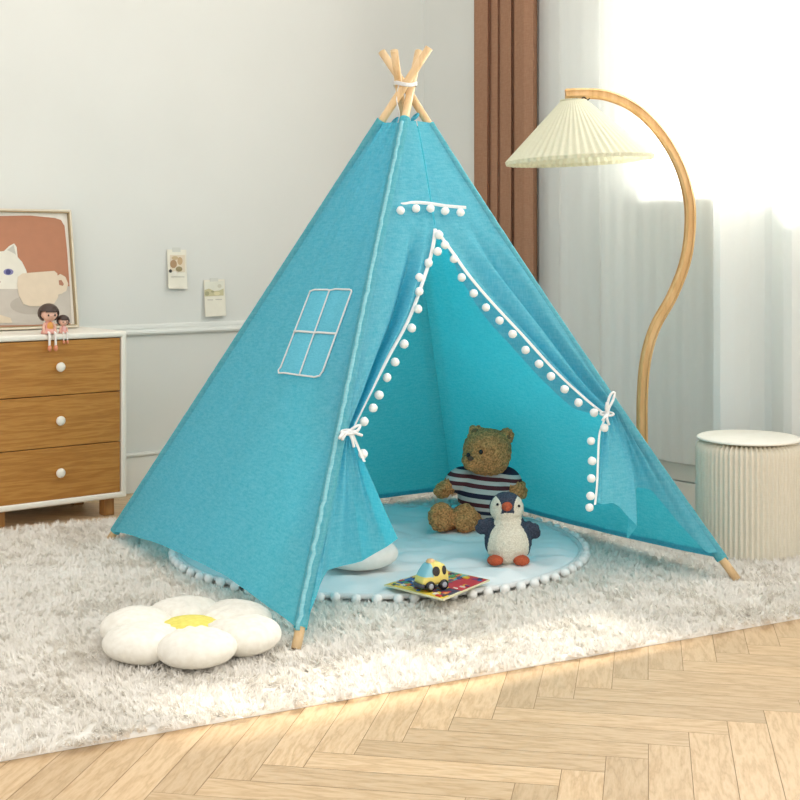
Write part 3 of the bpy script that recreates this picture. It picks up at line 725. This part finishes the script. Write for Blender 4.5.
# ------------------------------------------------------------ chest of drawers
DC = V((-1.031, 5.039, 0)); DW = .545; DD = .385; Z0, Z1 = .067, .694
def dp(t, n, z): return DC+U*t+NI*n+V((0, 0, z))          # t negative = towards the left
chest = thing('chest_of_drawers', dp(-DW/2, DD/2, 0), 'low cream chest with walnut drawers and white knobs against the left wall', 'chest of drawers')
def dbox(t0, t1, n0, n1, z0, z1, bev=.004, seg=3):
    c = dp((t0+t1)/2, (n0+n1)/2, (z0+z1)/2); return box(c.x, c.y, c.z, abs(t1-t0), abs(n1-n0), z1-z0, U, NI, V((0, 0, 1)), bev, seg)
th = .022
obj('case', *join(dbox(-DW, 0, 0, DD, Z1-th, Z1, .009, 4), dbox(-DW, 0, 0, DD, Z0, Z0+th, .009, 4), dbox(-th, 0, 0, DD, Z0+.01, Z1-.01, .009, 4), dbox(-DW, -DW+th, 0, DD, Z0+.01, Z1-.01, .009, 4),
     dbox(-DW+.01, -.01, DD-.012, DD-.004, Z0+.01, Z1-.01, 0)), M['cream'], chest)
zs = [(.089, .278), (.281, .467), (.470, .669)]
for col, (t0, t1) in enumerate(((-DW+th+.004, -th-.004),)):
    for (a, b) in zs:
        d = obj('drawer', *dbox(t0, t1, .006, .30, a, b, .0015, 1), M['drawer'], chest, smooth=False)
        kc = dp((t0+t1)/2, .006, (a+b)/2+.004)
        Rk = Matrix((U, V((0, 0, 1)), -NI)).transposed()
        obj('knob', *lathe([(0, 0), (.007, 0), (.007, .012), (.016, .018), (.0175, .024), (.015, .029), (.008, .032), (0, .0325)], kc, 28, Rk), M['cream'], d)
for (t, n) in ((-.06, .03), (-.06, DD-.09), (-DW+.06, .03), (-DW+.06, DD-.09)):
    obj('leg', *dbox(t-.02, t+.022, n, n+.042, 0, Z0+.002, .003), M['leg'], chest)
# ------------------------------------------------------------ framed picture on the chest
b0 = dp(-.070, .290, Z1+.001); t0_ = dp(-.070, .365, 1.155)
AU = U; AV = (t0_-b0).normalized(); AN = AV.cross(AU).normalized()
if AN.y > 0: AN = -AN
AH = (t0_-b0).length; AW = .47
pic = thing('framed_picture', b0-AU*AW/2, 'framed print of a white cat and cream cup standing on the chest', 'picture')
def ap(a, b, h): return b0-AU*a+AV*b+AN*h           # a from right edge leftwards, b up
def abox(a0, a1, b_0, b_1, h0, h1, bev=.002):
    c = ap((a0+a1)/2, (b_0+b_1)/2, (h0+h1)/2); return box(c.x, c.y, c.z, abs(a1-a0), abs(b_1-b_0), h1-h0, AU, AV, AN, bev, 2)
fw = .008
obj('frame', *join(abox(0, fw, 0, AH, 0, .024), abox(AW-fw, AW, 0, AH, 0, .024), abox(0, AW, 0, fw, 0, .024), abox(0, AW, AH-fw, AH, 0, .024)), flatm('frame_beige', (.66, .58, .45), .4), pic)
e2 = .004
obj('frame_lip', *join(abox(fw-.001, fw+e2, fw, AH-fw, .004, .0225, 0), abox(AW-fw-e2, AW-fw+.001, fw, AH-fw, .004, .0225, 0), abox(fw, AW-fw, fw, fw+e2, .004, .0225, 0), abox(fw, AW-fw, AH-fw-e2, AH-fw, .004, .0225, 0)), M['gold'], pic, smooth=False)
obj('backing', *abox(.004, AW-.004, .004, AH-.004, .001, .006, 0), flatm('print_paper', (.78, .73, .64), .6), pic, smooth=False)
def art(pts): return [RP(x, y, b0+AN*.0, AN) for x, y in pts]
def circ(cx_, cy_, rx, ry, n=24, a0=0, a1=360): return [(cx_+rx*math.cos(math.radians(lerp(a0, a1, i/n))), cy_+ry*math.sin(math.radians(lerp(a0, a1, i/n)))) for i in range(n)]
layers = [
 ('terracotta', (.42, .175, .090), [(-32, 219), (0, 216), (30, 215.5), (55, 218), (61, 220), (64.5, 226), (67, 250), (69.5, 285), (70.5, 325), (-40, 328)]),
 ('table_grey', (.50, .45, .385), [(-36, 289), (0, 289), (25, 289), (60, 288), (69.8, 286), (71.5, 320), (71.5, 323), (30, 325), (-36, 326)]),
 ('shadow_taupe', (.42, .37, .31), circ(31, 305, 21, 9.5)),
 ('cat_white', (.70, .66, .56), [(-24, 289), (-26, 268), (-20, 256), (-16, 244), (-10, 253), (-3, 252), (4, 251), (9, 246), (14, 243.5), (16.5, 247), (17.5, 257), (22, 262), (26, 270), (28, 277), (28, 289), (0, 289)]),
 ('ear_grey', (.50, .47, .40), [(7, 250), (13.5, 245), (16, 255.5), (15, 254)]),
 ('ear_grey', (.50, .47, .40), [(-11, 254), (-15.5, 247), (-18, 256)]),
 ('eye_lilac', (.20, .19, .36), circ(8.3, 272, 5.0, 3.2)),
 ('eye_dark', (.05, .05, .16), circ(8.0, 272, 2.6, 2.6)),
 ('eye_lilac', (.20, .19, .36), circ(-14.3, 273, 4.2, 3.2)),
 ('eye_dark', (.05, .05, .16), circ(-14.0, 273, 2.3, 2.6)),
 ('nose_pink', (.45, .22, .18), circ(-1.5, 282, 1.8, 1.4)),
 ('cup_cream', (.66, .54, .40), [(17.5, 277), (22, 273.5), (40, 272), (54, 271), (57, 273.5), (58, 285), (58, 297), (54, 303.5), (46, 306), (30, 306.5), (23, 304), (18.5, 295), (17, 286)]),
 ('cup_cream', (.66, .54, .40), [(55, 277), (60, 274), (65, 277), (68, 284), (66, 291), (61, 294), (56, 295)]),
 ('hole_brown', (.38, .17, .10), [(58.3, 280.5), (61, 280), (63.5, 284), (62.5, 286), (58.8, 285)]),
 ('sand_patch', (.62, .52, .38), [(-30, 323), (-28, 317), (0, 315), (10, 318), (12, 323)]),
]
bits, mids, ml_, names = [], [], [], []
for i, (nm, c, pts) in enumerate(layers):
    if nm not in names: names.append(nm); ml_.append(flatm('print_'+nm, c, .6))
    # flatten onto the print plane, stacked like ink layers
    pr = [RP(x, y, b0+AN*.006, AN)+AN*(.0002*(i+1)) for x, y in pts]
    pr = [ap(max(fw+e2, min(AW-fw-e2, (b0-p).dot(AU))), (p-b0).dot(AV), .006+.00025*(i+1)) for p in pr]
    k = len(pr); v_, f_ = flatpoly(pr, AN, .0001); bits.append((v_, f_)); mids += [names.index(nm)]*len(f_)
vs, fs = join(*bits); obj('print', vs, fs, None, pic, smooth=False, mats=ml_, midx=mids)
# ------------------------------------------------------------ wall cards
def card(x0, x1, y0, y1, tilt, label, pict, marks):
    p0 = wl(0, .004, 0)
    A = [RP(x, y, p0, NI) for x, y in ((x0, y0), (x1, y0+tilt), (x1, y1+tilt), (x0, y1))]
    c = sum(A, V((0, 0, 0)))/4
    t = thing('wall_card', c, label, 'card', 'printed cards taped to the wall')
    # the bottom lifts off the wall a little
    A2 = [A[0], A[1], A[2]-NI*.012, A[3]-NI*.016]
    obj('card_sheet', *flatpoly(A2, -NI, .0012), flatm('card_ivory', (.78, .74, .62)), t, smooth=False)
    nrm = (A2[1]-A2[0]).cross(A2[3]-A2[0]).normalized()
    if nrm.y > 0: nrm = -nrm
    q0 = A2[0]+nrm*.0022
    bits, mids, ml = [], [], []
    for i, (nm, col, pts) in enumerate(pict):
        m_ = flatm('card_'+nm, col)
        if m_ not in ml: ml.append(m_)
        v_, f_ = flatpoly([RP(x, y, q0+nrm*.0002*i, nrm) for x, y in pts], nrm, .0002); bits.append((v_, f_)); mids += [ml.index(m_)]*len(f_)
    vs, fs = join(*bits); obj('printed_image', vs, fs, None, t, smooth=False, mats=ml, midx=mids)
    bits = [flatpoly([RP(x, y, q0, nrm) for x, y in ((a, b), (a2, b), (a2, b+.8), (a, b+.8))], nrm, .0002) for a, a2, b in marks]
    obj('printed_lines', *join(*bits), flatm('card_grey_ink', (.50, .47, .40)), t, smooth=False)
    obj('tape_strip', *flatpoly([RP(x, y, p0-NI*.002, NI) for x, y in (((x0+x1)/2-4, y0-2), ((x0+x1)/2+4, y0-2), ((x0+x1)/2+4, y0+2.4), ((x0+x1)/2-4, y0+2.4))], -NI, .0012), flatm('tape_grey', (.62, .62, .56)), t, smooth=False)
card(166.8, 186, 249.5, 288.5, .3, 'ivory wall card with a brown floral picture, taped up left of the other card',
     [('field', (.70, .60, .45), [(170, 255), (185, 255), (185, 272), (170, 272)]), ('bloom', (.40, .25, .13), circ(173.5, 264, 3.4, 4.2, 14)), ('bloom2', (.52, .36, .20), circ(180, 261, 2.6, 4.0, 14)), ('leaf', (.30, .24, .12), circ(179, 269, 3.4, 2.6, 12)), ('leaf2', (.55, .42, .24), circ(175, 258, 3.4, 2.0, 12)), ('dark', (.05, .045, .04), circ(170.5, 271, 1.6, 1.8, 10)), ('pale', (.80, .76, .66), circ(174.5, 273.5, 2.6, 2.4, 12))],
     [(171, 184.5, 276.5)])
card(203.5, 224.5, 280, 316.5, -.8, 'ivory wall card with a pale hillside picture, taped just above the wall rail',
     [('sky', (.72, .71, .60), [(204.5, 282), (223.6, 281), (223.6, 290), (204.5, 291)]), ('hill', (.55, .50, .30), [(204.5, 290), (209, 288.5), (214, 291), (219, 290.5), (223.6, 288.5), (223.6, 295.5), (204.5, 296.5)]), ('bush', (.36, .34, .20), circ(207, 293.5, 2.2, 2.2, 12)), ('bush', (.36, .34, .20), circ(212.5, 291.6, 1.6, 1.0, 10)), ('sun', (.60, .58, .46), circ(219.5, 286, 2.0, 2.0, 12)), ('pale2', (.70, .62, .38), circ(217, 293.5, 3.2, 1.8, 12))],
     [(207.5, 213, 299.5), (215.5, 222, 299)])
# ------------------------------------------------------------ seated dolls on the chest edge
def doll(px, topy, headr, px_legs, footy, sc, label, dress, n_in):
    """px head centre, everything scaled by sc; sits on the chest's front edge"""
    # seat point on the front edge
    r = (px-CX)/F
    t = (r*DC.y-DC.x)/(U.x-r*U.y)
    seat = dp(t, .020, Z1)
    t_ = thing('doll_figurine', seat, label, 'figurine', 'seated dolls on the chest')
    f = -NI; X = U; Zv = V((0, 0, 1))
    def q(x, y, z):
        z = z*.74 if 0 < z < .064 else (z-.0166 if z >= .064 else z)
        return seat+X*x*sc+f*y*sc+Zv*(z*sc)
    Rm = Matrix((X, f, Zv)).transposed()
    body = [ell(q(0, 0, .050), (.0135*sc, .012*sc, .018*sc), Rm), tube([q(0, 0, .055), q(0, 0, .072)], .007*sc, 10), ell(q(0, .002, .092), (.032*sc, .029*sc, .028*sc), Rm),
            ell(q(-.030, .003, .088), (.005*sc, .004*sc, .007*sc), Rm), ell(q(.030, .003, .088), (.005*sc, .004*sc, .007*sc), Rm), ell(q(0, .031, .087), (.004*sc, .004*sc, .0035*sc), Rm)]
    for s in (-1, 1):
        body.append(tube([q(s*.014, 0, .058), q(s*.024, .006, .036), q(s*.022, .012, .014)], [.0065*sc, .006*sc, .005*sc], 10)); body.append(ell(q(s*.022, .013, .010), (.0062*sc, .006*sc, .006*sc), Rm))
    obj('body', *remesh(body, .0016*sc+.0003, 3), M['skin'], t_)
    obj('dress', *lathe([(.000, .050*sc), (.012*sc, .048*sc), (.0165*sc, .038*sc), (.019*sc, .024*sc), (.029*sc, .008*sc), (.030*sc, .001), (0, .001)], seat, 26, Rm), dress[0], t_)
    obj('bib', *ell(q(0, .014, .038), (.013*sc, .009*sc, .019*sc), Rm, 18, 12), dress[1], t_)
    # hair cap: back and top, with a straight fringe
    hv, hf = ell(q(0, -.003, .0965), (.0375*sc, .0345*sc, .0335*sc), Rm, 40, 28)
    keep = []
    for fc_ in hf:
        c = sum((hv[i] for i in fc_), V((0, 0, 0)))/len(fc_)-seat; x, y, z = c.dot(X)/sc, c.dot(f)/sc, c.z/sc
        z += .0166
        if (y < .008 and z > .070) or z > .098+.2*abs(x): keep.append(fc_)
    ho = obj('hair', hv, keep, M['hair'], t_)
    sm = ho.modifiers.new('thick', 'SOLIDIFY'); sm.thickness = .004*sc; sm.offset = -1
    for s in (-1, 1):
        obj('eye', *ell(q(s*.013, .0285, .089), (.0035*sc, .002*sc, .0042*sc), Rm, 12, 8), M['black'], t_)
        lg = [q(s*.011, .014, .010), q(s*.012, .030, .008), q(s*.012, .036, -.004), q(s*.0125, .036, -.045)]
        obj('stocking', *tube(smooth_path(lg, 14), .0046*sc, 10), M['sock'], t_)
        obj('shoe', *ell(q(s*.0125, .038, -.053), (.0075*sc, .0095*sc, .012*sc), Rm, 16, 12), M['shoe'], t_)
    obj('mouth', *ell(q(0, .0315, .079), (.003*sc, .001*sc, .001*sc), Rm, 10, 6), M['shoe'], t_)
doll(51, 305, 10, 55, 352, .95, 'larger seated doll figurine with dark bobbed hair and orange bib on the chest edge', (M['dress'], M['ochre']), 0)
doll(65.5, 314, 6, 70, 342, .58, 'smaller seated doll figurine in pink beside the larger doll on the chest', (M['dress'], flatm('doll_rose', (.74, .40, .38), .4)), 0)
# ------------------------------------------------------------ curtains
def curtain(name, label, px0, px1, prof, z0, z1, m, cat, nv=30, flare=.0):
    n = int(abs(px1-px0)*2.2)
    def f(u, v):
        px = lerp(px0, px1, u); off = prof(px)
        z = lerp(z0, z1, v)
        o2 = off+.006*noise.noise(V((px*.05, z*.8, 2)))
        return wr(s_at(px, off), o2, z)
    vs, fs = grid(f, n, nv); b = wr(s_at((px0+px1)/2, .1), .1, z0)
    o = obj(name, vs, fs, m, loc=b); return tag(o, label, cat)
bt = [(474, .088), (475.5, .105), (487.5, .118), (489.2, .090), (491, .100), (497.3, .106), (498.8, .088), (500.5, .104), (511, .118), (512.8, .090), (515, .112), (524, .135), (533, .125), (535.5, .085), (537, .06)]
curtain('brown_curtain', 'brown pleated full-length curtain hanging beside the room corner', 474, 537, lambda px: interp(bt, px), .03, 2.52, M['brown'], 'curtain')
def sh1(px):
    return .070+.004*math.sin(px*.16)+.002*math.sin(px*.47+1)+.03*sst(559, 561, px)+.03*sst(599, 601, px)-.06*sst(602, 645, px)
s2 = [(713, .235), (720, .235), (735, .195), (750, .150), (765, .115), (772, .11), (777, .15), (784, .20), (792, .205), (800, .185), (815, .14), (830, .20), (850, .13), (870, .20), (905, .14)]
def sh2(px): return interp(s2, px)
curtain('sheer_curtain', 'white sheer curtain behind the arched lamp, next to the brown curtain', 539, 765, sh1, .185, 2.52, M['sheer'], 'curtain', 24)
curtain('sheer_curtain', 'white sheer curtain over the bright window behind the pleated stool', 713, 905, sh2, .185, 2.52, M['sheer'], 'curtain', 24)
rl = thing('curtain_rail', wr(1.7, .1, 2.54), 'slim white curtain rail above the window', 'curtain rail')
obj('rail', *slab(wr, .25, 3.2, 2.52, 2.545, .02, .095, .003), M['trim'], rl)
for s in (.35, 1.7, 3.05): obj('bracket', *slab(wr, s, s+.03, 2.525, 2.54, .10, .0, .002), M['trim'], rl)
# ------------------------------------------------------------ arched floor lamp
LY = 4.86; LS = LY/4.6
def lp(px, py, dy=0): return P(px, py, LY+dy)
base = V((lp(642.5, 500).x, LY, .0))
lamp = thing('floor_lamp', base, 'arched ash-wood floor lamp with pleated cream cone shade in front of the sheer curtain', 'floor lamp')
obj('lamp_base', *lathe([(0, .036), (.075, .036), (.100, .032), (.106, .025), (.106, .003), (0, .003)], base, 48), M['lampwood'], lamp)
pts = [base+V((0, 0, .03)), lp(642.5, 500), lp(642.3, 450), lp(642.2, 400), lp(645.5, 360), lp(655, 327), lp(672, 296), lp(685, 262), lp(690, 228), lp(688.5, 196), lp(678, 162), lp(659, 131), lp(635, 108), lp(609, 96), lp(586, 93.5), lp(565.5, 94)]
pth = smooth_path(pts, 110)
obj('arched_pole', *tube(pth, 0, sq=(.036, .046), up=V((0, 0, 1)) if False else V((0, 1, 0))), M['lampwood'], lamp, smooth=False)
ac = lp(573.5, 101); Rl = Matrix.Rotation(math.radians(-2.7), 3, 'Y')
NP_ = 56
def shf(u, v):
    th = 2*PI*u; saw = abs(((u*NP_) % 1)*2-1); r = LS*lerp(.046, .257, v)*(1-.045*saw*(.4+.6*v)-.012*(1-v)*saw)
    z = -LS*lerp(.0, .200, v)
    return ac+Rl@V((.012*v+r*math.cos(th), r*math.sin(th), z-.012*saw*v*0))
obj('pleated_shade', *grid(shf, NP_*6, 10, wrap=True), M['shade'], lamp)
obj('shade_skirt', *grid(lambda u, v: ac+Rl@(V((.012, 0, 0))+V((math.cos(2*PI*u), math.sin(2*PI*u), 0))*(LS*lerp(.2567, .2535, v)*(1-.045*abs(((u*NP_) % 1)*2-1)))+V((0, 0, -LS*.200-.013*v))), NP_*6, 3, wrap=True), M['shade'], lamp)
obj('shade_collar', *tube([ac+V((math.cos(t)*.047, math.sin(t)*.047, .001)) for t in [i/30*2*PI for i in range(30)]], .0035, 7, closed=True), M['shade'], lamp)
obj('shade_hanger', *join(tube([ac+V((0, 0, .022)), ac+V((0, 0, -.03))], .006, 10), *[tube([ac, ac+V((math.cos(t)*.046, math.sin(t)*.046, 0))], .0015, 5) for t in (0, 2.1, 4.2)]), M['metal'], lamp)
obj('lamp_cord', *tube(smooth_path([ac+V((.004, -.01, .012)), ac+V((.022, -.02, .002)), ac+V((.035, -.02, .012)), ac+V((.05, -.015, .002)), ac+V((.06, -.01, .014))], 20), .0022, 6), M['metal'], lamp)
obj('bulb', *join(ell(ac+V((0, 0, -.075)), (.028, .028, .034), nu=18, nv=12), tube([ac+V((0, 0, -.03)), ac+V((0, 0, -.055))], .014, 12)), flatm('bulb_opal', (.85, .84, .8), .2), lamp)
# ------------------------------------------------------------ pleated paper stool
sc_ = V((1.146, 4.385, .004)); SR = .171; SZ = .388
st = thing('pleated_stool', sc_, 'round cream pleated paper stool on the rug by the sheer curtain', 'stool')
NPS = 62
def stf(u, v):
    th = 2*PI*u; saw = abs(((u*NPS) % 1)*2-1); h = v
    r = SR*(1-.055*saw)
    sh = sst(.93, 1.0, v); r *= 1-.13*sh**2
    if v < .03: r *= .99
    return sc_+V((r*math.cos(th), r*math.sin(th), (SZ-.016)*v-.010*sh*saw))
vs, fs = grid(stf, NPS*6, 26, wrap=True)
obj('pleated_body', vs, fs, M['paper'], st)
obj('stool_lid', *lathe([(0, SZ), (SR-.010, SZ), (SR-.005, SZ-.003), (SR-.004, SZ-.006), (SR-.006, SZ-.009), (SR-.014, SZ-.010), (0, SZ-.010)], V((sc_.x, sc_.y, 0)), 72), M['lid'], st)
# ------------------------------------------------------------ light
w = bpy.data.worlds.new('World'); S.world = w; w.use_nodes = True
bg = w.node_tree.nodes['Background']; bg.inputs[1].default_value = 1.0
WN = w.node_tree; tcw = WN.nodes.new('ShaderNodeTexCoord'); dt = WN.nodes.new('ShaderNodeVectorMath'); dt.operation = 'DOT_PRODUCT'
dt.inputs[1].default_value = V((.56, -.58, .66)).normalized(); WN.links.new(tcw.outputs['Generated'], dt.inputs[0])
wr_ = WN.nodes.new('ShaderNodeValToRGB'); ee = wr_.color_ramp.elements; ee[0].position = .05; ee[0].color = (.92, .92, .92, 1); ee[1].position = 1.0; ee[1].color = (1.85, 1.82, 1.74, 1)
WN.links.new(dt.outputs['Value'], wr_.inputs[0]); WN.links.new(wr_.outputs[0], bg.inputs[0])
sz = WN.nodes.new('ShaderNodeSeparateXYZ'); WN.links.new(tcw.outputs['Generated'], sz.inputs[0])
mz = WN.nodes.new('ShaderNodeMapRange'); mz.inputs['From Min'].default_value = 0; mz.inputs['From Max'].default_value = .9; mz.inputs['To Min'].default_value = 1.0; mz.inputs['To Max'].default_value = 1.0
WN.links.new(sz.outputs[2], mz.inputs[0]); WN.links.new(mz.outputs[0], bg.inputs[1])
def area(name, loc, target, sx, sy, power, col):
    ld = bpy.data.lights.new(name, 'AREA'); ld.shape = 'RECTANGLE'; ld.size = sx; ld.size_y = sy; ld.energy = power; ld.color = col
    o = bpy.data.objects.new(name, ld); COL.objects.link(o); o.location = loc
    o.rotation_euler = (V(target)-V(loc)).to_track_quat('-Z', 'Y').to_euler(); return o
wc = wr((WS0+WS1)/2, -.35, (WZ0+WZ1)/2)
area('window_daylight', wc, wc+IN*1-V((0, 0, .25)), 1.9, 1.5, 240, (1, .98, .95))
sd = bpy.data.lights.new('sun', 'SUN'); sd.energy = 5.0; sd.angle = math.radians(1.5); sd.color = (1, .95, .86)
so = bpy.data.objects.new('sun', sd); COL.objects.link(so)
dirn = (IN*.75+R1*-.08+V((0, 0, -.66))).normalized(); so.rotation_euler = dirn.to_track_quat('-Z', 'Y').to_euler()
# ------------------------------------------------------------ camera
cd = bpy.data.cameras.new('camera'); cam = bpy.data.objects.new('camera', cd); COL.objects.link(cam)
cam.location = (0, 0, 1); cam.rotation_euler = (PI/2, 0, 0); cd.sensor_width = 36; cd.lens = F/800*36; cd.shift_y = -150/800
cd.clip_start = .05; S.camera = cam
S.view_settings.view_transform = 'Standard'; S.view_settings.look = 'None'; S.view_settings.gamma = 1; S.view_settings.use_curve_mapping = False
S.view_settings.exposure = -0.10
